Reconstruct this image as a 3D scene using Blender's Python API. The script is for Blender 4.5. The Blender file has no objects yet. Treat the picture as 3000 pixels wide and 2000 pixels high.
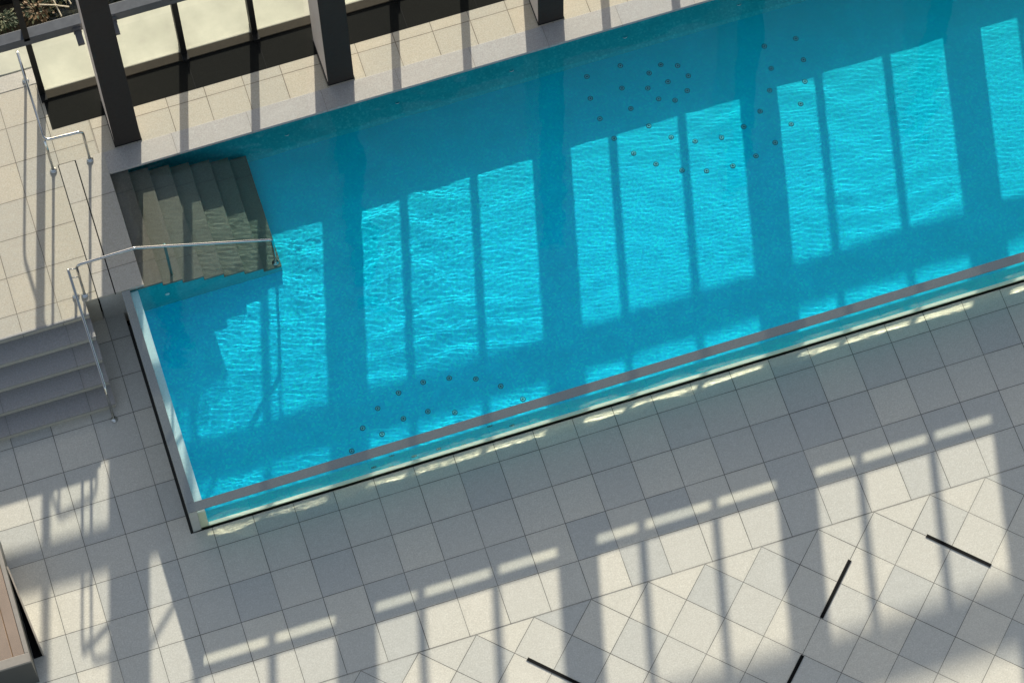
import bpy, bmesh, math, random
import numpy as np
from mathutils import Vector, Matrix, Euler

random.seed(7)
rng = np.random.RandomState(11)
S = bpy.context.scene
COL = S.collection

# ------------------------------------------------------------------ measured frame of the place (metres)
DECK = 0.72          # pool deck above the plaza paving
ZW = 0.65            # water level
ZF = -0.45           # pool floor
RIM = 0.70           # top of the clear front wall
V_N, V_COP = 4.70, 5.05     # pool edge and back of the coping
U_L = 0.93                  # outer face of the pool end wall
V_F = -0.87                 # outer face of the clear wall
U_END = 24.0                # far end, out of frame
WT = 0.14                   # wall thickness
SUN = Vector((-0.265, -1.0, -1.0 / 3.05)).normalized()
BAY = 3.29
WAVE = 0.66
SUN_E = 9.6
SKY_E = 0.20

# ------------------------------------------------------------------ helpers
def mesh_obj(name, bm, mat, parent=None, smooth=False):
    me = bpy.data.meshes.new(name)
    bm.normal_update()
    bm.to_mesh(me); bm.free()
    if smooth:
        me.polygons.foreach_set('use_smooth', [True] * len(me.polygons))
    o = bpy.data.objects.new(name, me)
    COL.objects.link(o)
    for m in (mat if isinstance(mat, (list, tuple)) else [mat]):
        me.materials.append(m)
    if parent is not None:
        o.parent = parent
    o.cycles.is_caustics_receiver = True
    return o

def tag(o, label, cat, group=None):
    o['label'] = label; o['category'] = cat
    if group: o['group'] = group
    return o

def structure(o):
    o['kind'] = 'structure'; return o

def thing(name, label, cat, loc=(0, 0, 0), group=None):
    o = bpy.data.objects.new(name, None); COL.objects.link(o)
    o.location = loc; o.empty_display_size = .1
    bpy.context.view_layer.update()
    return tag(o, label, cat, group)

def part(name, bm, mat, parent, smooth=False):
    """geometry is given in world coordinates; moved into the parent's frame"""
    w = Vector((0, 0, 0)); p = parent
    while p is not None:
        w += Vector(p.location); p = p.parent
    bmesh.ops.translate(bm, verts=bm.verts, vec=-w)
    return mesh_obj(name, bm, mat, parent, smooth)

def B():
    return bmesh.new()

def box(bm, x0, x1, y0, y1, z0, z1, bev=0.0):
    vs = [bm.verts.new(p) for p in ((x0,y0,z0),(x1,y0,z0),(x1,y1,z0),(x0,y1,z0),(x0,y0,z1),(x1,y0,z1),(x1,y1,z1),(x0,y1,z1))]
    fs = [bm.faces.new([vs[i] for i in f]) for f in ((3,2,1,0),(4,5,6,7),(0,1,5,4),(1,2,6,5),(2,3,7,6),(3,0,4,7))]
    if bev:
        es = list({e for f in fs for e in f.edges})
        bmesh.ops.bevel(bm, geom=es, offset=bev, segments=2, affect='EDGES', profile=.5)
    return bm

def prism(bm, pts, z0, z1):
    """pts: ccw outline"""
    lo = [bm.verts.new((x, y, z0)) for x, y in pts]; hi = [bm.verts.new((x, y, z1)) for x, y in pts]
    n = len(pts)
    bm.faces.new(hi); bm.faces.new(lo[::-1])
    for i in range(n):
        bm.faces.new((lo[i], lo[(i+1) % n], hi[(i+1) % n], hi[i]))
    return bm

def quad(bm, *ps):
    return bm.faces.new([bm.verts.new(p) for p in ps])

def fillet(path, r, n=6):
    out = [Vector(path[0])]
    for a, b, c in zip(path, path[1:], path[2:]):
        a, b, c = Vector(a), Vector(b), Vector(c)
        d1, d2 = (a-b).normalized(), (c-b).normalized()
        ang = d1.angle(d2)
        if ang > 3.05:
            out.append(b); continue
        t = min(r / math.tan(ang/2), (a-b).length*.45, (c-b).length*.45)
        p, q = b + d1*t, b + d2*t
        for i in range(n+1):
            s = i/n
            out.append(p*(1-s)**2 + b*2*s*(1-s) + q*s*s)
    out.append(Vector(path[-1]))
    return out

def tube(bm, path, r, seg=12):
    rings = []; up = None
    for i, p in enumerate(path):
        t = (path[min(i+1, len(path)-1)] - path[max(i-1, 0)]).normalized()
        if up is None:
            up = t.orthogonal().normalized()
        up = (up - t*up.dot(t)).normalized(); s = t.cross(up)
        rings.append([bm.verts.new(p + (up*math.cos(2*math.pi*k/seg) + s*math.sin(2*math.pi*k/seg))*r) for k in range(seg)])
    for a, b in zip(rings, rings[1:]):
        for k in range(seg):
            bm.faces.new((a[k], a[(k+1) % seg], b[(k+1) % seg], b[k]))
    bm.faces.new(rings[0][::-1]); bm.faces.new(rings[-1])
    return bm

def lathe(bm, prof, c, seg=20):
    """prof: (r, z) list from outside bottom to centre top"""
    rings = []
    for r, z in prof:
        if r < 1e-6:
            rings.append([bm.verts.new((c[0], c[1], c[2]+z))])
        else:
            rings.append([bm.verts.new((c[0]+r*math.cos(2*math.pi*k/seg), c[1]+r*math.sin(2*math.pi*k/seg), c[2]+z)) for k in range(seg)])
    for a, b in zip(rings, rings[1:]):
        for k in range(seg):
            k2 = (k+1) % seg
            if len(b) == 1: bm.faces.new((a[k], a[k2], b[0]))
            elif len(a) == 1: bm.faces.new((a[0], b[k2], b[k]))
            else: bm.faces.new((a[k], a[k2], b[k2], b[k]))
    return bm

# ------------------------------------------------------------------ materials
def new_mat(name):
    m = bpy.data.materials.new(name); m.use_nodes = True
    nt = m.node_tree; nt.nodes.clear()
    out = nt.nodes.new('ShaderNodeOutputMaterial')
    return m, nt, out

class N:
    """tiny node-graph writer"""
    def __init__(s, nt): s.nt = nt
    def n(s, t, **kw):
        o = s.nt.nodes.new(t)
        for k, v in kw.items(): setattr(o, k, v)
        return o
    def link(s, a, b): s.nt.links.new(a, b)
    def put(s, sock, v):
        if hasattr(v, 'is_linked') or isinstance(v, bpy.types.NodeSocket): s.link(v, sock)
        else: sock.default_value = v
    def math(s, op, a, b=None, c=None, clamp=False):
        o = s.n('ShaderNodeMath', operation=op, use_clamp=clamp)
        s.put(o.inputs[0], a)
        if b is not None: s.put(o.inputs[1], b)
        if c is not None: s.put(o.inputs[2], c)
        return o.outputs[0]
    def mix(s, f, a, b, blend='MIX'):
        o = s.n('ShaderNodeMix', data_type='RGBA', blend_type=blend)
        s.put(o.inputs[0], f); s.put(o.inputs[6], a); s.put(o.inputs[7], b)
        return o.outputs[2]
    def pos(s):
        g = s.n('ShaderNodeNewGeometry'); x = s.n('ShaderNodeSeparateXYZ')
        s.link(g.outputs['Position'], x.inputs[0]); return g.outputs['Position'], x.outputs[0], x.outputs[1], x.outputs[2]
    def noise(s, vec, scale, detail=4, rough=.6, dist=0):
        o = s.n('ShaderNodeTexNoise'); s.link(vec, o.inputs['Vector'])
        o.inputs['Scale'].default_value = scale; o.inputs['Detail'].default_value = detail
        o.inputs['Roughness'].default_value = rough; o.inputs['Distortion'].default_value = dist
        return o.outputs['Fac']
    def white(s, a, b, c=0.0):
        v = s.n('ShaderNodeCombineXYZ'); s.put(v.inputs[0], a); s.put(v.inputs[1], b); s.put(v.inputs[2], c)
        w = s.n('ShaderNodeTexWhiteNoise', noise_dimensions='3D'); s.link(v.outputs[0], w.inputs['Vector'])
        return w.outputs['Value'], w.outputs['Color']
    def ramp(s, f, lo, hi):
        o = s.n('ShaderNodeMapRange'); s.put(o.inputs[0], f); o.inputs[1].default_value = lo; o.inputs[2].default_value = hi
        return o.outputs[0]
    def bsdf(s, out, col, rough=.6, metal=0.0, spec=.35, bump=None, bstr=.2, bdist=.002):
        p = s.n('ShaderNodeBsdfPrincipled')
        s.put(p.inputs['Base Color'], col); s.put(p.inputs['Roughness'], rough)
        p.inputs['Metallic'].default_value = metal; p.inputs['Specular IOR Level'].default_value = spec
        if bump is not None:
            b = s.n('ShaderNodeBump'); b.inputs['Strength'].default_value = bstr; b.inputs['Distance'].default_value = bdist
            s.link(bump, b.inputs['Height']); s.link(b.outputs[0], p.inputs['Normal'])
        s.link(p.outputs[0], out.inputs[0]); return p

def rgb(r, g, b): return (r, g, b, 1.0)

def stone(name, base, warm, tiles=(), diamond=None, var=.1, joint=(.05, .047, .043), jw=.0095, speck=1.0, rough=.62, hue=.05, spec=.3):
    """granite paving: tiles = list of (period_u, origin_u, period_v, origin_v) or None"""
    m, nt, out = new_mat(name); g = N(nt)
    P, x, y, z = g.pos()
    def grid(a, per, org):
        t = g.math('DIVIDE', g.math('SUBTRACT', a, org), per)
        i = g.math('FLOOR', t); f = g.math('SUBTRACT', t, i)
        d = g.math('MULTIPLY', g.math('MINIMUM', f, g.math('SUBTRACT', 1.0, f)), per)
        return i, d
    def cell(pu, ou, pv, ov, a=x, b=y):
        i, du = grid(a, pu, ou); j, dv = grid(b, pv, ov)
        return i, j, g.math('MINIMUM', du, dv)
    i = j = d = None
    if tiles:
        i, j, d = cell(*tiles)
        if diamond:
            r2 = math.sqrt(.5)
            px, py = g.math('SUBTRACT', x, diamond[0]), g.math('SUBTRACT', y, diamond[1])
            a = g.math('MULTIPLY', g.math('ADD', px, py), r2); b = g.math('MULTIPLY', g.math('SUBTRACT', px, py), r2)
            i2, j2, d2 = cell(.6, 0, .6, 0, a, b)
            d2 = g.math('MINIMUM', d2, g.math('ABSOLUTE', py))
            sel = g.math('LESS_THAN', y, diamond[1])
            mixf = lambda p, q: g.math('ADD', g.math('MULTIPLY', p, g.math('SUBTRACT', 1.0, sel)), g.math('MULTIPLY', q, sel))
            i, j, d = mixf(i, g.math('ADD', i2, 500.0)), mixf(j, j2), mixf(d, d2)
        wv, wc = g.white(i, j)
    fine = g.noise(P, 46, 5, .85); mid = g.noise(P, 14, 4, .65); big = g.noise(P, 1.1, 3, .6)
    col = g.mix(g.ramp(fine, .32, .68), rgb(*[c*(1-.34*speck) for c in base]), rgb(*[c*(1+.30*speck) for c in base]))
    col = g.mix(g.ramp(mid, .3, .75), col, g.mix(.6, col, rgb(*[c*.80 for c in warm])))
    col = g.mix(g.math('MULTIPLY', g.ramp(big, .35, .8), .35), col, rgb(*[c*.9 for c in base]))
    st_ = g.noise(P, 4.5, 5, .7, .6)
    col = g.mix(g.math('MULTIPLY', g.ramp(st_, .55, .78), .22*speck), col, rgb(*[c*.62 for c in base]))
    col = g.mix(g.math('MULTIPLY', g.ramp(g.noise(P, 2.6, 4, .65), .56, .8), .20*speck), col, rgb(*[min(1, c*1.28) for c in base]))
    if tiles:
        k = g.math('ADD', 1.0-var, g.math('MULTIPLY', wv, 2*var))
        kc = g.n('ShaderNodeCombineColor')
        sx = g.n('ShaderNodeSeparateColor'); g.link(wc, sx.inputs[0])
        g.put(kc.inputs[0], g.math('ADD', k, g.math('MULTIPLY', g.math('SUBTRACT', sx.outputs[0], .5), hue)))
        g.put(kc.inputs[1], k)
        g.put(kc.inputs[2], g.math('SUBTRACT', k, g.math('MULTIPLY', g.math('SUBTRACT', sx.outputs[0], .5), hue*1.5)))
        col = g.mix(1.0, col, kc.outputs[0], 'MULTIPLY')
        jn = g.math('ADD', jw/2, g.math('MULTIPLY', g.math('SUBTRACT', g.noise(P, 2.2, 2), .5), jw*.5))
        o = g.n('ShaderNodeMapRange', interpolation_type='SMOOTHSTEP')
        g.put(o.inputs[0], d); g.put(o.inputs[1], g.math('MULTIPLY', jn, .55)); g.put(o.inputs[2], g.math('MULTIPLY', jn, 1.35))
        o.inputs[3].default_value = 1; o.inputs[4].default_value = 0
        col = g.mix(g.math('MULTIPLY', o.outputs[0], g.math('ADD', .70, g.math('MULTIPLY', g.ramp(g.noise(P, .9, 3), .35, .6), .28))), col, rgb(*joint))
        # faint grime along the joints
        gr = g.ramp(d, .05, .0)
        col = g.mix(g.math('MULTIPLY', gr, .10), col, rgb(*[c*.45 for c in base]))
    g.bsdf(out, col, rough, spec=spec, bump=fine, bstr=.25, bdist=.0015)
    return m

GR = (.50, .475, .43)
M = {}
M['paving'] = stone('plaza_granite', (.535, .52, .462), (.545, .515, .44), (.6, 0, .6, 0), (2.594, -3.608), var=.10, hue=.05)
M['deck'] = stone('deck_granite', (.405, .38, .32), (.50, .43, .33), (.6, 0, .6, -.11), var=.05, joint=(.075, .06, .045))
M['ndeck'] = stone('terrace_granite', (.455, .415, .335), (.53, .45, .34), (.588, 1.212, .9, 5.48), var=.05, joint=(.09, .065, .045))
M['curb'] = stone('curb_granite', (.44, .41, .355), (.46, .41, .33), (30.0, -10.0, 1.2, 3.17), var=.03, joint=(.09, .08, .07))
M['coping'] = stone('coping_granite', (.40, .385, .365), (.43, .385, .35), (1.155, 4.62, 9.0, 0.0), var=.03, joint=(.16, .145, .13), jw=.006)
M['step'] = stone('stair_granite', (.29, .285, .275), (.36, .33, .30), (1.2, .02, 9, -3), var=.03, joint=(.09, .085, .08), jw=.006)
M['riser'] = stone('riser_granite', (.43, .41, .345), (.5, .48, .4), var=.0)
M['wall'] = stone('wall_granite', (.44, .43, .40), (.42, .43, .38), var=.0)
M['pooltread'] = stone('pool_step_granite', (.17, .158, .128), (.165, .155, .12), (9., 0, 1.2, 3.17), var=.02, joint=(.1, .09, .07), jw=.006)

def plain(name, col, rough=.5, metal=0., spec=.4, noise=.12, scale=30, bump=.1):
    m, nt, out = new_mat(name); g = N(nt); P, x, y, z = g.pos()
    f = g.noise(P, scale, 4, .65); f2 = g.noise(P, scale*.08, 3, .6)
    c = g.mix(g.ramp(f, .3, .7), rgb(*[v*(1-noise) for v in col]), rgb(*[v*(1+noise) for v in col]))
    c = g.mix(g.math('MULTIPLY', g.ramp(f2, .4, .75), noise*1.6), c, rgb(*[v*.7 for v in col]))
    g.bsdf(out, c, g.math('ADD', rough-.06, g.math('MULTIPLY', f, .12)), metal, spec, f, bump, .001)
    return m

M['clad'] = plain('column_cladding', (.038, .032, .029), .75, 0, .05, .10, 12)
M['beam'] = plain('steel_beam_paint', (.055, .062, .075), .4, 0, .4, .12, 10)
M['black'] = plain('black_frame', (.008, .008, .008), .5, 0, .2, .2, 20)
M['blackstone'] = stone('black_granite', (.012, .0125, .011), (.012, .012, .011), (1.1, .665, 9.0, 0.0), var=.06, joint=(.03, .03, .03), jw=.006, rough=.9, spec=.06)
M['bronze'] = plain('bronze_upstand', (.036, .031, .023), .7, 0, .08, .15, 14)
M['cream'] = plain('cream_plaster', (.45, .44, .35), .8, 0, .2, .16, 1.3, .02)
M['steel'] = plain('polished_steel', (.50, .50, .485), .13, 1.0, .5, .04, 40, .02)
M['steel2'] = plain('dull_steel', (.05, .50, .58), .5, .0, .5, .08, 60, .03)
M['dark'] = plain('dark_hole', (.004, .005, .006), .7, 0, .2, .2, 20)
M['slot'] = plain('slot_drain_black', (.004, .004, .004), .75, 0, .1, .2, 40)
M['channel'] = plain('drain_channel', (.022, .022, .019), .6, 0, .3, .3, 25)
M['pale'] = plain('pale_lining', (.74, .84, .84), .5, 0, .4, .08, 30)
M['rimcap'] = plain('rim_cap_grey', (.31, .335, .315), .24, 1.0, .3, .06, 40, .03)
M['endwall'] = plain('frosted_wall', (.42, .43, .39), .5, 0, .4, .07, 9, .05)
M['soil'] = plain('garden_soil', (.055, .045, .03), .95, 0, .1, .45, 22, .9)
M['greypave'] = plain('grey_screed', (.15, .145, .125), .8, 0, .2, .12, 10)
M['wood'] = plain('pale_wood', (.42, .36, .26), .7, 0, .2, .2, 14)

def mosaic(name, a, b, c, drift=None):
    m, nt, out = new_mat(name); g = N(nt); P, x, y, z = g.pos()
    per = .028
    ix = g.math('FLOOR', g.math('DIVIDE', x, per)); iy = g.math('FLOOR', g.math('DIVIDE', y, per)); iz = g.math('FLOOR', g.math('DIVIDE', z, per))
    v, cc = g.white(ix, iy, iz)
    cl = g.noise(P, 2.2, 5, .75)
    col = g.mix(g.ramp(v, .0, .6), rgb(*a), rgb(*b)); col = g.mix(g.ramp(v, .74, 1.0), col, rgb(*c))
    col = g.mix(g.math('MULTIPLY', g.ramp(cl, .38, .72), .5), col, rgb(*[k*.80 for k in a]))
    if drift:   # greener towards back and far end: light in the water painted into the tiles
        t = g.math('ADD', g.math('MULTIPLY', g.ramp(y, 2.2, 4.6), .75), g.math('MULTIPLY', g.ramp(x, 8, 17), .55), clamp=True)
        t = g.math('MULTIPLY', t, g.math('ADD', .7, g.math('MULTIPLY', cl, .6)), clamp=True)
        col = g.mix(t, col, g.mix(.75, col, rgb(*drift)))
    g.bsdf(out, col, .5, spec=.08)
    return m
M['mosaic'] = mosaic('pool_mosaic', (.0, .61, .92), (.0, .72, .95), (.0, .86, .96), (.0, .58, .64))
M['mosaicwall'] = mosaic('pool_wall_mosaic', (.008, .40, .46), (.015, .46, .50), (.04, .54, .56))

def water_mat(name, tint):
    m, nt, out = new_mat(name); g = N(nt)
    gl = g.n('ShaderNodeBsdfGlass'); gl.inputs['IOR'].default_value = 1.333; gl.inputs['Roughness'].default_value = 0; gl.inputs['Color'].default_value = rgb(*tint)
    g.link(gl.outputs[0], out.inputs['Surface'])
    return m
M['water'] = water_mat('pool_water', (.90, .99, 1.0))
M['clear'] = water_mat('clear_acrylic', (1.0, .96, .80))
M['colside'] = plain('column_stone', (.55, .48, .44), .7, 0, .2, .08, 20)
M['counter'] = plain('counter_body', (.075, .074, .066), .5, 0, .3, .08, 12)
M['counterrim'] = plain('counter_rim', (.26, .235, .205), .4, 0, .4, .06, 14)
M['counterseam'] = plain('counter_seam', (.16, .09, .035), .5, 0, .3, .1, 14)
M['bronzetop'] = plain('brushed_bronze', (.85, .60, .40), .22, .9, .4, .08, 1.2, .0)
def pane_mat():
    m, nt, out = new_mat('window_glass'); g = N(nt)
    t = g.n('ShaderNodeBsdfTransparent'); t.inputs[0].default_value = rgb(.97, .985, .97)
    gl = g.n('ShaderNodeBsdfGlossy'); gl.inputs['Roughness'].default_value = .02
    fn = g.n('ShaderNodeFresnel'); fn.inputs['IOR'].default_value = 1.45
    mx = g.n('ShaderNodeMixShader'); g.link(g.math('MULTIPLY', fn.outputs[0], .8), mx.inputs[0]); g.link(t.outputs[0], mx.inputs[1]); g.link(gl.outputs[0], mx.inputs[2])
    g.link(mx.outputs[0], out.inputs['Surface']); return m
M['pane'] = pane_mat()
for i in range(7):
    t = i/6  # greener, darker downward: water's absorption of light painted into the granite colour
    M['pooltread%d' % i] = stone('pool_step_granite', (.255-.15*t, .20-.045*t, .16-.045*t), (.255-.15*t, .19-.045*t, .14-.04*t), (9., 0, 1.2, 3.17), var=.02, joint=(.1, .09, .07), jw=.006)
M['gasket'] = plain('dark_gasket', (.005, .10, .13), .6, 0, .2, .1, 30)
M['plinth'] = plain('clear_wall_foot', (.13, .15, .11), .4, 0, .3, .15, 20)
M['wetsteel'] = plain('wet_steel', (.05, .13, .13), .4, 0, .3, .1, 30)

# ------------------------------------------------------------------ THE SETTING
# plaza paving: one sheet around the pool footprint, out to the horizon
bm = B()
FAR = 400
for x0, x1, y0, y1 in ((-FAR, FAR, -FAR, -.890), (-FAR, .885, -.890, 2.9), (U_END, FAR, -.890, 2.9)):
    quad(bm, (x0, y0, 0), (x1, y0, 0), (x1, y1, 0), (x0, y1, 0))
quad(bm, (-FAR, 2.9, 0), (-.0, 2.9, 0), (0, FAR, 0), (-FAR, FAR, 0)) if False else None
structure(mesh_obj('paving', bm, M['paving']))
bm = B()
quad(bm, (-FAR, 6.9, -.3), (FAR, 6.9, -.3), (FAR, FAR, -.3), (-FAR, FAR, -.3))
structure(mesh_obj('ground', bm, M['greypave']))

# raised deck (west part with the stairs in front, terrace behind the coping)
bm = B()
prism(bm, [(-30, 2.57), (.39, 2.57), (.39, 2.77), (.575, 2.77), (.575, 5.06), (1.20, 5.06), (1.20, 5.65), (.65, 5.65), (.65, 6.49), (-30, 6.49)], -.3, DECK)
structure(mesh_obj('deck', bm, M['deck']))
bm = B(); box(bm, 1.20, 40, V_COP, 5.65, DECK-.05, DECK); structure(mesh_obj('terrace', bm, M['ndeck']))

# ------------------------------------------------------------------ SWIMMING POOL (one thing with its parts)
pool = thing('swimming_pool', 'long turquoise swimming pool raised above the plaza with a clear front wall', 'swimming pool', (1.27, 2.77, 0))
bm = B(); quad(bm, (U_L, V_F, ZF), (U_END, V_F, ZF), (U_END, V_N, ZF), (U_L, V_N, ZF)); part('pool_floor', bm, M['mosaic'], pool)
bm = B()   # battered back wall under the overhanging coping
prof = [(V_N-.03, ZF+.001), (V_N+.02, ZF+.05), (V_N+.62, -.12), (V_N+.62, ZF-.1)]
for (ya, za), (yb, zb) in zip(prof, prof[1:]):
    quad(bm, (1.0, ya, za), (U_END, ya, za), (U_END, yb, zb), (1.0, yb, zb))
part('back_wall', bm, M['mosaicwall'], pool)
# coping along the back and the kerb at the entry side
bm = B(); box(bm, 1.27, U_END+.4, V_N-.012, V_COP, DECK-.05, DECK+.002, .004); part('coping', bm, M['coping'], pool)
bm = B(); box(bm, .588, .832, 2.77, V_COP, DECK-.06, DECK+.001, .004); box(bm, .849, 1.27, 2.77, V_COP+.008, DECK-.06, DECK+.001, .004)
part('kerb', bm, M['curb'], pool)
bm = B(); box(bm, .60, 1.26, 2.785, V_COP, -.3, DECK-.06); part('kerb_wall', bm, M['wall'], pool)
bm = B(); box(bm, .576, .596, 2.775, 5.05, DECK-.059, DECK-.012); box(bm, .822, .858, 2.775, 5.05, DECK-.059, DECK-.012); part('drain_slot', bm, M['dark'], pool)
# end wall and its pale lining under water
bm = B(); box(bm, U_L, 1.05, V_F, 2.785, -.1, RIM, .004); part('end_wall', bm, M['endwall'], pool)
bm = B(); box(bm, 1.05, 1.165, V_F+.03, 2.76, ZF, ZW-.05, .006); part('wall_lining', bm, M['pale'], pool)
bm = B(); box(bm, 1.17, U_END, V_F+.012, V_F+.14, ZF, .06, .006); part('front_pale_strip', bm, M['pale'], pool)  # pale strip added along the foot to give the bright light band there
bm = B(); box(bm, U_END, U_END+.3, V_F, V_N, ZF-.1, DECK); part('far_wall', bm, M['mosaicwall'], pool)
# clear acrylic front wall: outer face + the dry strip above the water line
bm = B()
ZC = RIM-.008
quad(bm, (1.05, V_F, 0.0), (U_END, V_F, 0.0), (U_END, V_F, .60), (1.05, V_F, .60))
panel = part('clear_front_wall', bm, M['clear'], pool, smooth=True)
bm = B()
quad(bm, (1.05, V_F+WT, ZC), (U_END, V_F+WT, ZC), (U_END, V_F+WT, ZW), (1.05, V_F+WT, ZW))
quad(bm, (1.05, V_F, .60), (U_END, V_F, .60), (U_END, V_F, ZC), (1.05, V_F, ZC))
dry = part('clear_edge', bm, M['pane'], panel, smooth=True)
bm = B(); box(bm, U_L, U_END, V_F, V_F+WT, RIM-.007, RIM+.004); part('rim_cap', bm, M['rimcap'], panel)
bm = B(); box(bm, U_L, 1.05, V_F+WT+.004, 2.78, RIM, RIM+.003); part('wall_cap', bm, M['rimcap'], pool)
bm = B(); box(bm, 1.05, U_END, V_F-.0, V_F+.04, -.12, .035); part('front_plinth', bm, M['plinth'], pool)
bm = B(); box(bm, 1.0, U_END, V_F-.0, V_F+.002, ZF-.1, -.0); part('footing', bm, M['wall'], pool)
# steps under water, granite treads and a mosaic flank
edges = [1.27, 1.543, 1.835, 2.146, 2.44, 2.745, 3.03, 3.30]
for i in range(7):
    z = ZW-.03-.14*i
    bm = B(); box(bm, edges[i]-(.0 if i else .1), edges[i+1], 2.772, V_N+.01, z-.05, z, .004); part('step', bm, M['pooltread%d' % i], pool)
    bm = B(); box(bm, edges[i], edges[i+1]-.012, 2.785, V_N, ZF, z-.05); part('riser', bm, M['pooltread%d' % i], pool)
bm = B()
pts = [(1.05, ZF)] + [(3.30, ZF)]
for i in reversed(range(7)):
    z = ZW-.03-.14*i-.05
    pts += [(edges[i+1]-.006, z), (edges[i] - (0.006 if i else .22), z)]
f0 = [bm.verts.new((x, 2.776, z)) for x, z in pts]; f1 = [bm.verts.new((x, 2.784, z)) for x, z in pts]
bm.faces.new(f0); bm.faces.new(f1[::-1])
for i in range(len(pts)):
    j = (i+1) % len(pts); bm.faces.new((f0[j], f0[i], f1[i], f1[j]))
bmesh.ops.recalc_face_normals(bm, faces=bm.faces)
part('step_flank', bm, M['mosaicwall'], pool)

# water surface: real small waves
res = .014
us = np.arange(1.05, 18.6, res); us = np.append(us, U_END); vs = np.concatenate([np.arange(V_F+WT, V_N+.02, res), np.arange(V_N+.12, 9.0, .25)])  # rows past the pool edge added unseen under the terrace for sun caustics
X, Y = np.meshgrid(us, vs)
H = np.zeros_like(X)
amp = np.clip(1.15 - (X-1)/13.0, .52, 1.0)
for k in range(36):
    lam = .046 * (1.030 ** k)
    th = 1.30 + rng.normal(0, .30) if k % 4 else rng.uniform(0, 6.28)
    if k >= 33: lam = (.34, .5, .8)[k-33]
    kk = 2*np.pi/lam
    a = WAVE * 0.000052 * (lam/.1)**(1.25 if k < 33 else 1.95)
    md = .5 + .5*np.sin(X*rng.uniform(.3, 1.6)+rng.uniform(0, 6)) * np.sin(Y*rng.uniform(.5, 2)+rng.uniform(0, 6))
    H += a*md*1.3*np.sin(kk*(np.cos(th)*X + np.sin(th)*Y) + rng.uniform(0, 6.28) + 2.2*np.sin(X*rng.uniform(.8, 3)+rng.uniform(0, 6)) + 2.2*np.sin(Y*rng.uniform(.8, 3)+rng.uniform(0, 6)))
H *= amp
H[0, :] = 0
H[vs > V_N+.05, :] = 0
nu, nv = len(us), len(vs)
verts = np.stack([X, Y, ZW+H], -1).reshape(-1, 3)
idx = np.arange(nu*nv).reshape(nv, nu)
faces = np.stack([idx[:-1, :-1], idx[:-1, 1:], idx[1:, 1:], idx[1:, :-1]], -1).reshape(-1, 4)
me = bpy.data.meshes.new('water')
me.from_pydata(verts.tolist(), [], faces.tolist()); me.update()
me.polygons.foreach_set('use_smooth', [True]*len(me.polygons))
me.materials.append(M['water'])
water = bpy.data.objects.new('water', me); COL.objects.link(water); structure(water)
for o in (water, panel):
    o.cycles.is_caustics_caster = True; o.cycles.is_caustics_receiver = False

# ------------------------------------------------------------------ round fittings
def nozzle_mesh_parts():
    prof = [(.043, .003), (.043, .008), (.038, .012), (.020, .012), (.016, .008), (.016, .004)]
    a = B(); lathe(a, prof, (0, 0, 0), 18)
    h = B(); lathe(h, [(.0165, .0045), (0, .0045)], (0, 0, 0), 14)
    k = B(); lathe(k, [(.056, 0), (.056, .004), (.042, .005)], (0, 0, 0), 18)
    return a, h, k
ra, rh, rk = nozzle_mesh_parts()
proto = mesh_obj('floor_nozzle', ra, M['steel2'], smooth=False); hole = mesh_obj('outlet', rh, M['dark'], proto); gasket = mesh_obj('gasket', rk, M['gasket'], proto)
J1 = [(4.353, 0.346), (4.743, 0.397), (5.123, 0.341), (5.488, 0.208), (5.797, -0.017), (6.04, -0.316), (3.993, 0.209), (3.692, -0.027), (3.932, -0.206), (4.3, -0.063), (4.671, -0.07), (5.037, -0.204), (3.44, -0.319)]
J2 = [(8.61, 4.467), (9.15, 4.483), (9.524, 4.223), (9.74, 4.307), (9.977, 4.209), (10.073, 3.992), (9.746, 3.991), (9.05, 4.109), (9.422, 3.985), (9.974, 3.757), (9.519, 3.759), (9.746, 3.66), (8.54, 4.09), (9.065, 3.732), (8.566, 3.715), (11.841, 4.093), (11.339, 4.114), (11.824, 3.705), (11.307, 3.721), (11.158, 3.368), (10.901, 3.074), (11.717, 3.343), (11.524, 3.002), (11.271, 2.722), (10.936, 2.501), (10.579, 2.902), (10.588, 2.381), (10.2, 2.327), (10.201, 2.836), (9.801, 2.372), (9.802, 2.9), (9.455, 2.496), (9.484, 3.078), (9.227, 3.368), (9.119, 2.718), (8.861, 2.998), (8.662, 3.327)]
def pool_shadow(x, y):
    return y > 3.50
first = True
for n_, (x, y) in enumerate(J1 + J2):
    if first: o = proto; first = False
    else:
        o = proto.copy(); COL.objects.link(o)
        for q_ in (hole, gasket):
            c = q_.copy(); COL.objects.link(c); c.parent = o
    o.location = (x, y, ZF+.0005); o.scale = (.72, .72, .72)
    if n_ < len(J1):
        tag(o, 'small steel nozzle of the arc on the pool floor near the clear front wall', 'nozzle', 'floor nozzles near the clear front wall')
    elif y > 3.6 and x < 10.6:
        tag(o, 'small dark nozzle of the shaded cluster on the pool floor under the back coping', 'nozzle', 'shaded floor nozzles near the back of the pool')
    elif x > 10.6:
        tag(o, 'small round nozzle in the curved double row at the far right of the pool floor', 'nozzle', 'floor nozzles of the right-hand double row')
    else:
        tag(o, 'small round nozzle in the curved double row on the sunlit middle of the pool floor', 'nozzle', 'floor nozzles of the sunlit double row')
def wall_disc(name, x, y, z, label, group):
    bm = B(); lathe(bm, [(.034, 0), (.034, .010), (.026, .016), (.010, .016), (.008, .012), (0, .012)], (0, 0, 0), 16)
    bmesh.ops.rotate(bm, verts=bm.verts, matrix=Matrix.Rotation(math.radians(90), 3, 'X'))
    o = mesh_obj(name, bm, M['pale']); o.location = (x, y, z)
    return tag(o, label, 'wall nozzle', group)
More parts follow.
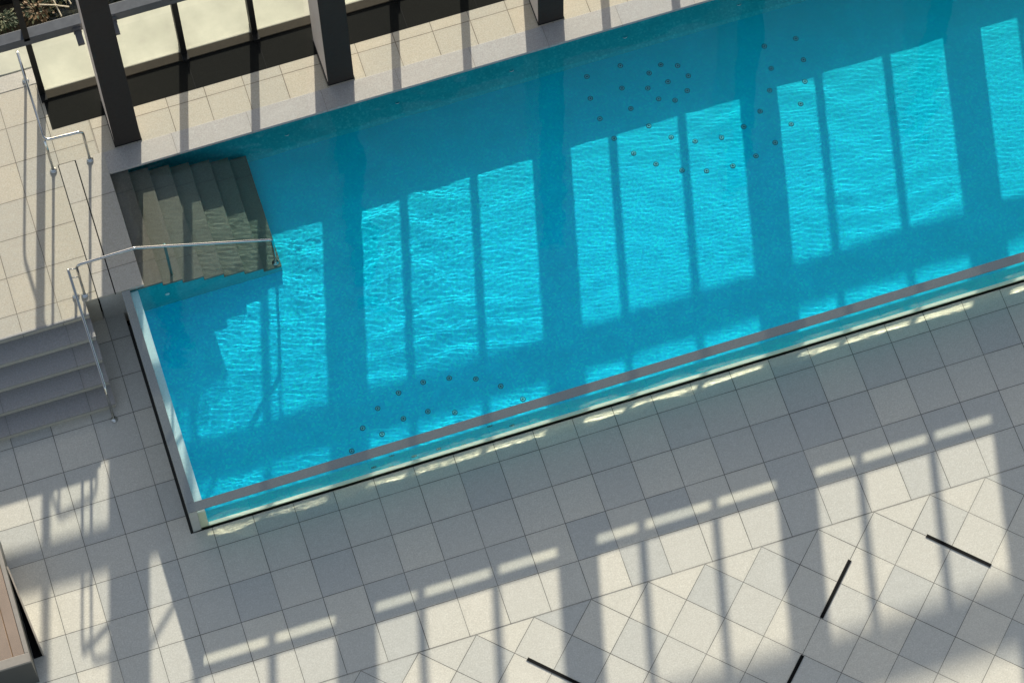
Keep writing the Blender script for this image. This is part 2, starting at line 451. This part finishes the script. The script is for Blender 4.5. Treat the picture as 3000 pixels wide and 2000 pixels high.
for x, t in [(2.807, .62), (3.992, .30), (4.616, .62), (5.736, .30), (6.433, .62), (7.544, .28), (8.252, .60), (9.36, .29), (10.066, .62), (11.2, .28), (12.0, .62)]:
    o = wall_disc('wall_nozzle', x, V_N+.02+.6*t, ZF+.05+.28*t+.002, 'pale round inlet on the shaded back wall of the pool below the coping', 'pale inlets along the back wall of the pool')
    o.rotation_euler = (math.radians(65), 0, 0)
wall_disc('wall_nozzle', 1.566, 2.772, .031, 'single pale round inlet on the teal flank of the underwater steps', None) if True else None

# ------------------------------------------------------------------ drains
for name, pts, lab in (('channel_drain', (.885, .928, -.890, 2.565), 'dark narrow channel drain along the outer side of the pool end wall'),
                       ('channel_drain', (.93, U_END, -.890, V_F-.001), 'dark narrow channel drain along the foot of the clear front wall')):
    bm = B(); box(bm, pts[0], pts[1], pts[2], pts[3], -.05, -.012); tag(mesh_obj(name, bm, M['channel']), lab, 'channel drain')
bars = [((9.65, -4.19), (8.97, -4.88), 'black slot drain in the pale diamond paving, rising to the right nearest the shadow edge'),
        ((10.81, -4.18), (11.51, -4.89), 'black slot drain at the far right of the diamond paving, falling to the right'),
        ((8.53, -5.32), (7.80, -6.05), 'black slot drain in the shaded diamond paving, cut off by the bottom of the picture'),
        ((4.86, -4.17), (5.56, -4.88), 'black slot drain falling to the right at the bottom middle of the paving')]
for (x0, y0), (x1, y1), lab in bars:
    d = Vector((x1-x0, y1-y0, 0)); L = d.length
    bm = B(); box(bm, -L/2, L/2, -.021, .021, .0, .004)
    o = mesh_obj('slot_drain', bm, M['slot']); o.location = ((x0+x1)/2, (y0+y1)/2, .002); o.rotation_euler = (0, 0, math.atan2(d.y, d.x))
    tag(o, lab, 'slot drain')
    bm = B(); box(bm, -L/2-.004, L/2+.004, -.026, -.0215, 0, .005); box(bm, -L/2-.004, L/2+.004, .0215, .026, 0, .005)
    mesh_obj('frame', bm, M['channel'], o)

# ------------------------------------------------------------------ stairs from the plaza to the deck
st = thing('outdoor_stairs', 'grey granite stairs of four treads leading up to the pool deck', 'stairs', (-2, 1.36, 0))
for i, (va, vb) in enumerate(((1.355, 1.66), (1.66, 1.962), (1.962, 2.268), (2.268, 2.57))):
    z = .144*(i+1)
    bm = B(); box(bm, -9, .395, va-.012, vb+.0, z-.035, z, .004); part('tread', bm, M['step'], st)
    bm = B(); box(bm, -9, .385, va, 2.565, z-.144, z-.035); part('riser', bm, M['riser'], st)
# deck edge nosing
bm = B(); box(bm, -9, .395, 2.556, 2.59, DECK-.035, DECK+.003, .004); part('nosing', bm, M['step'], st)

# ------------------------------------------------------------------ handrails
PR = .021
def flange(p, parent, mat=None):
    bm = B(); lathe(bm, [(.052, 0), (.052, .012), (.045, .02), (PR+.006, .024), (PR+.002, .05), (PR-.002, .05)], p, 20)
    part('base_flange', bm, M['steel'], parent, True)
def post(p, z, parent, mat='steel'):
    bm = B(); tube(bm, [Vector(p), Vector((p[0], p[1], z))], PR, 12); part('post', bm, M[mat], parent, True); flange(p, parent)
def rail_of(path, parent, r=.09):
    bm = B(); tube(bm, fillet(path, r), PR, 14); part('rail', bm, M['steel'], parent, True)

h1 = thing('handrail', 'L-shaped steel handrail on the deck at the upper left corner of the pool', 'handrail', (.49, 5, DECK))
rail_of([(.482, 6.586, DECK+.01), (.482, 6.586, 1.655), (.495, 4.988, 1.655), (1.054, 4.991, 1.60), (1.054, 4.991, DECK+.01)], h1, .09)
post((.495, 4.988, DECK), 1.645, h1)
flange((1.054, 4.991, DECK), h1); flange((.482, 6.586, DECK), h1)

h2 = thing('handrail', 'steel handrail sloping down over the underwater steps into the pool', 'handrail', (.413, 2.87, DECK))
rail_of([(.413, 2.87, DECK+.01), (.413, 2.87, 1.70), (1.275, 2.875, 1.70), (3.235, 2.82, .845), (3.228, 2.853, -.24)], h2, .10)
post((1.704, 2.903, ZW-.03-.14*2), 1.49, h2, 'wetsteel')
flange((.413, 2.87, DECK), h2); flange((3.228, 2.853, ZW-.03-.14*6), h2)

h3 = thing('handrail', 'steel handrail running down beside the outdoor stairs to the plaza', 'handrail', (.287, 2.896, DECK))
rail_of([(.287, 2.896, DECK+.01), (.287, 2.896, 1.655), (.312, 1.235, 1.00), (.308, 1.171, .9), (.308, 1.171, .01)], h3, .06)
flange((.287, 2.896, DECK), h3); flange((.308, 1.171, 0), h3)
for z in (1.60, 1.33):
    bm = B(); tube(bm, [Vector((.30, 2.893, z)), Vector((.40, 2.873, z))], .009, 8); part('rung', bm, M['steel'], h3, True)

# ------------------------------------------------------------------ facade frame: columns, mullions, beams, panes
fr = thing('glazed_colonnade', 'dark steel colonnade with slim black mullions and glass standing behind the terrace', 'colonnade', (1.47, 5.08, DECK))
VB0, VB1 = 6.256, 6.436
ks = range(-1, 7)
for k in ks:
    u0, u1 = 1.470+BAY*k, 1.860+BAY*k
    if k == -1: continue
    bm = B(); box(bm, u0, u1, 5.12, 5.91, DECK, 8.2, .004); c = part('column', bm, M['colside'], fr)
    bm = B(); box(bm, u0-.002, u1+.002, 5.082, 5.118, DECK, 8.2, .003); part('cladding', bm, M['clad'], c)
    bm = B(); box(bm, u0-.012, u1+.012, 5.073, 5.92, DECK, DECK+.012); part('base_plate', bm, M['black'], c)
for k in ks:
    for mu in (2.812, 3.912):
        u0 = mu+BAY*(k); u1 = u0+.088
        if u0 < .3: continue
        bm = B(); box(bm, u0, u1, VB0, VB1, DECK, 2.235); mm = part('mullion', bm, M['black'], fr)
        bm = B(); box(bm, u0, u1, 2.39*0+VB0, VB1, 2.34, 3.82); part('upper_mullion', bm, M['black'], mm)
        bm = B(); box(bm, u0-.004, u1+.004, 6.135, VB1+.004, DECK, DECK+.07, .003); part('mullion_foot', bm, M['black'], mm)
bm = B(); box(bm, -4, 26, VB0, VB1, 2.226, 2.41, .005); tb = part('beam', bm, M['beam'], fr)
for k in ks:
    for e in (1.37+BAY*k, 1.90+BAY*k):
        bm = B(); box(bm, e-.03, e+.09, VB0-.03, VB0-.002, 2.20, 2.36); box(bm, e-.02, e+.08, 6.0, VB0-.03, 2.24, 2.30); part('bracket', bm, M['beam'], tb)
bm = B(); box(bm, -4, 26, VB0, VB1, 3.80, 4.08, .005); part('upper_beam', bm, M['beam'], fr)
for k in ks:
    cuts = [(1.86+BAY*k, 2.812+BAY*k), (2.90+BAY*k, 3.912+BAY*k), (4.0+BAY*k, 4.76+BAY*k)]
    for a, b in cuts:
        if a < .6: continue
        bm = B(); quad(bm, (a, 6.35, DECK+.01), (b, 6.35, DECK+.01), (b, 6.35, 2.226), (a, 6.35, 2.226)); part('pane', bm, M['pane'], fr)

# threshold strip, upstand and ledge behind
bm = B(); box(bm, .65, 40, 5.651, 6.178, DECK-.05, DECK+.001); o = mesh_obj('threshold', bm, M['blackstone']); structure(o)
bm = B(); box(bm, .665, 40, 6.178, 6.318, DECK-.05, DECK+.02, .004); o = mesh_obj('sill', bm, M['bronze'])
tag(o, 'long dark bronze sill along the back of the black granite threshold', 'sill')
bm = B(); box(bm, .665, 40, 6.32, 7.42, DECK-.05, DECK+.012, .012); o = mesh_obj('plaster_ledge', bm, M['cream'])
tag(o, 'long smooth cream plaster ledge behind the black mullions', 'ledge')
bm = B(); box(bm, -8, .645, 6.78, 7.42, -.3, DECK+.012, .012); o = mesh_obj('plaster_ledge', bm, M['cream'])
tag(o, 'short smooth cream ledge at the left end beside the upper handrail', 'ledge')
bm = B(); box(bm, -8, .648, 6.495, 6.775, -.3, DECK+.004, .004); o = mesh_obj('kerb_stone', bm, M['curb'])
tag(o, 'grey kerb stone between the deck tiles and the short cream ledge', 'kerb')

# garden strip behind the ledge
bm = B()
gv = []
nx_, ny_ = 120, 8
for j in range(ny_+1):
    gv.append([bm.verts.new((-6 + 30*i/nx_, 7.42 + .62*j/ny_, .58+rng.uniform(-.03, .03))) for i in range(nx_+1)])
for j in range(ny_):
    for i in range(nx_):
        bm.faces.new((gv[j][i], gv[j][i+1], gv[j+1][i+1], gv[j+1][i]))
structure(mesh_obj('garden_bed', bm, M['soil']))
bm = B(); box(bm, -8, 40, 8.05, 8.16, -.3, .76, .004); o = mesh_obj('garden_kerb', bm, M['black']); tag(o, 'low black kerb behind the planted garden strip', 'kerb')
bm = B(); box(bm, -8, 40, 8.16, 12, -.3, .70); structure(mesh_obj('walkway', bm, M['greypave']))

def leafy(name, x, y, mats, n, spread, hgt, label, seed):
    r = random.Random(seed)
    root = thing(name, label, 'plant', (x, y, .58), 'plants in the garden strip')
    bm = B()
    for i in range(n):
        a = r.uniform(0, 6.28); d = spread*math.sqrt(r.random())*r.uniform(.3, 1)
        c = Vector((x+d*math.cos(a), y+d*.55*math.sin(a), .58+hgt*r.uniform(.15, 1)))
        dr = Vector((math.cos(a), math.sin(a), r.uniform(-.2, .6))).normalized(); s = dr.cross(Vector((0, 0, 1))).normalized()
        L, W = r.uniform(.05, .12), r.uniform(.012, .028)
        f = quad(bm, c, c+dr*L*.5+s*W, c+dr*L-Vector((0, 0, L*.25)), c+dr*L*.5-s*W); f.material_index = r.randrange(len(mats))
    part('foliage', bm, mats, root)
    bm = B()
    for i in range(5):
        a = r.uniform(0, 6.28); tube(bm, [Vector((x, y, .55)), Vector((x+spread*.4*math.cos(a), y+spread*.2*math.sin(a), .58+hgt*.7))], .006, 5)
    part('stem', bm, M['wood'], root)
G1, G2, G3 = plain('leaf_dark', (.035, .05, .02), .7), plain('leaf_olive', (.07, .07, .028), .7), plain('leaf_rust', (.12, .07, .028), .7)
leafy('shrub', .95, 7.72, [G1, G2, G3, G3], 190, .30, .22, 'rust and olive shrub in the garden strip right of the black mullion', 1)
leafy('shrub', .42, 7.70, [G1, G1, G2], 170, .28, .22, 'dark green shrub in the garden strip left of the black mullion', 2)
leafy('shrub', 1.28, 7.86, [G1, G2], 90, .2, .15, 'sparse dark shrub in the garden strip behind the pale wooden trellis', 3)
leafy('shrub', 2.25, 7.72, [G1, G2, G2], 160, .30, .22, 'olive shrub in the garden strip just right of the first column', 4)
tr = thing('trellis', 'small pale wooden trellis lying over the garden strip beside the first column', 'trellis', (1.25, 7.72, .75))
for k, (a, b) in enumerate([((1.17, 7.98), (1.27, 7.45)), ((1.02, 7.90), (1.42, 7.74)), ((1.0, 7.74), (1.42, 7.56)), ((1.36, 8.0), (1.46, 7.6))]):
    bm = B(); tube(bm, [Vector((a[0], a[1], .80+.006*k)), Vector(((a[0]+b[0])/2+.01, (a[1]+b[1])/2, .815+.006*k)), Vector((b[0], b[1], .80+.006*k))], .012, 6); part('bar', bm, M['wood'], tr)
for p in ((1.2, 7.8), (1.4, 7.75)):
    bm = B(); tube(bm, [Vector((p[0], p[1], .57)), Vector((p[0], p[1], .81))], .010, 6); part('leg', bm, M['wood'], tr)

# ------------------------------------------------------------------ metal topped counter at the lower left
ct = thing('bar_counter', 'bronze-topped grey bar counter at the lower left of the plaza', 'counter', (-2.2, -2.0, 0))
HT = .87
bm = B(); box(bm, -3.4, -1.722, -2.366, -.2, 0, HT-.05); part('body', bm, M['counter'], ct)
bm = B()
box(bm, -3.4, -1.716, -2.372, -2.235, HT-.05, HT, .004)
box(bm, -1.775, -1.716, -2.232, -.2, HT-.05, HT, .004)
part('rim', bm, M['counterrim'], ct)
bm = B(); box(bm, -1.935, -1.778, -2.232, -.78, HT-.05, HT-.012, .006); box(bm, -2.6, -1.945, -2.232, -.78, HT-.05, HT-.012, .006); tp = part('top_panel', bm, M['bronzetop'], ct)
bm = B(); box(bm, -2.6, -1.778, -.75, -.2, HT-.05, HT-.012, .006); part('top_panel', bm, M['bronzetop'], ct)
bm = B(); box(bm, -1.944, -1.936, -2.23, -.78, HT-.05, HT-.018); part('seam', bm, M['counterseam'], tp)
# side flap standing ajar
bm = B()
A_, Q_ = Vector((-1.700, -.70)), Vector((-1.562, -2.012)); dn = (Q_-A_).normalized(); nn = Vector((-dn.y, dn.x))*-.024
prism(bm, [tuple(A_), tuple(A_+nn), tuple(Q_+nn), tuple(Q_)], 0, .36); bmesh.ops.recalc_face_normals(bm, faces=bm.faces)
part('side_flap', bm, M['counterrim'], ct)
bm = B(); prism(bm, [(-1.7, -.72), (-1.714, -.72), (-1.714, -2.015), (-1.565, -2.008)], .001, .006); bmesh.ops.recalc_face_normals(bm, faces=bm.faces); part('recess', bm, M['dark'], ct)

# ------------------------------------------------------------------ CAMERA, LIGHT, WORLD
cam = bpy.data.cameras.new('camera'); co = bpy.data.objects.new('camera', cam); COL.objects.link(co)
cam.sensor_fit = 'HORIZONTAL'; cam.sensor_width = 36.0; cam.lens = 119.215; cam.clip_start = .5; cam.clip_end = 2000
R = Matrix(((0.9517067770189672, 0.284203888038115, -0.11611356768348977), (-0.3066288211386471, 0.8611209725646943, -0.4055236573325387), (-0.01526357177378058, 0.42154337930188546, 0.9066797685751311)))
mw = R.to_4x4(); mw.translation = Vector((0.4079451145245066, -19.519744158226764, 44.876677732742046)); co.matrix_world = mw
S.camera = co

sun = bpy.data.lights.new('sun', 'SUN'); so = bpy.data.objects.new('sun', sun); COL.objects.link(so)
sun.energy = SUN_E; sun.angle = math.radians(.7); sun.color = (1.0, .94, .79)
so.rotation_euler = SUN.to_track_quat('-Z', 'Y').to_euler(); so.location = (3, 30, 20)
sun.cycles.is_caustics_light = True

w = bpy.data.worlds.new('World'); S.world = w; w.use_nodes = True
nt = w.node_tree; nt.nodes.clear()
sk = nt.nodes.new('ShaderNodeTexSky'); sk.sky_type = 'NISHITA'; sk.sun_disc = False
sk.sun_elevation = math.asin(-SUN.z); sk.sun_rotation = math.atan2(.265, 1.0)
sk.air_density = 1.0; sk.dust_density = 1.6; sk.ozone_density = .7; sk.altitude = 50
bg = nt.nodes.new('ShaderNodeBackground'); bg.inputs['Strength'].default_value = SKY_E
wo = nt.nodes.new('ShaderNodeOutputWorld')
hs = nt.nodes.new('ShaderNodeHueSaturation'); hs.inputs['Saturation'].default_value = .66
nt.links.new(sk.outputs[0], hs.inputs['Color']); nt.links.new(hs.outputs[0], bg.inputs[0]); nt.links.new(bg.outputs[0], wo.inputs[0])

S.view_settings.view_transform = 'Standard'; S.view_settings.look = 'None'; S.view_settings.exposure = 0
S.render.engine = 'CYCLES'
cy = S.cycles
cy.use_denoising = True
cy.max_bounces = 14; cy.transmission_bounces = 10; cy.transparent_max_bounces = 8; cy.diffuse_bounces = 6; cy.glossy_bounces = 4; cy.volume_bounces = 0
cy.caustics_refractive = True; cy.caustics_reflective = True; cy.blur_glossy = .3
cy.sample_clamp_indirect = 3.0
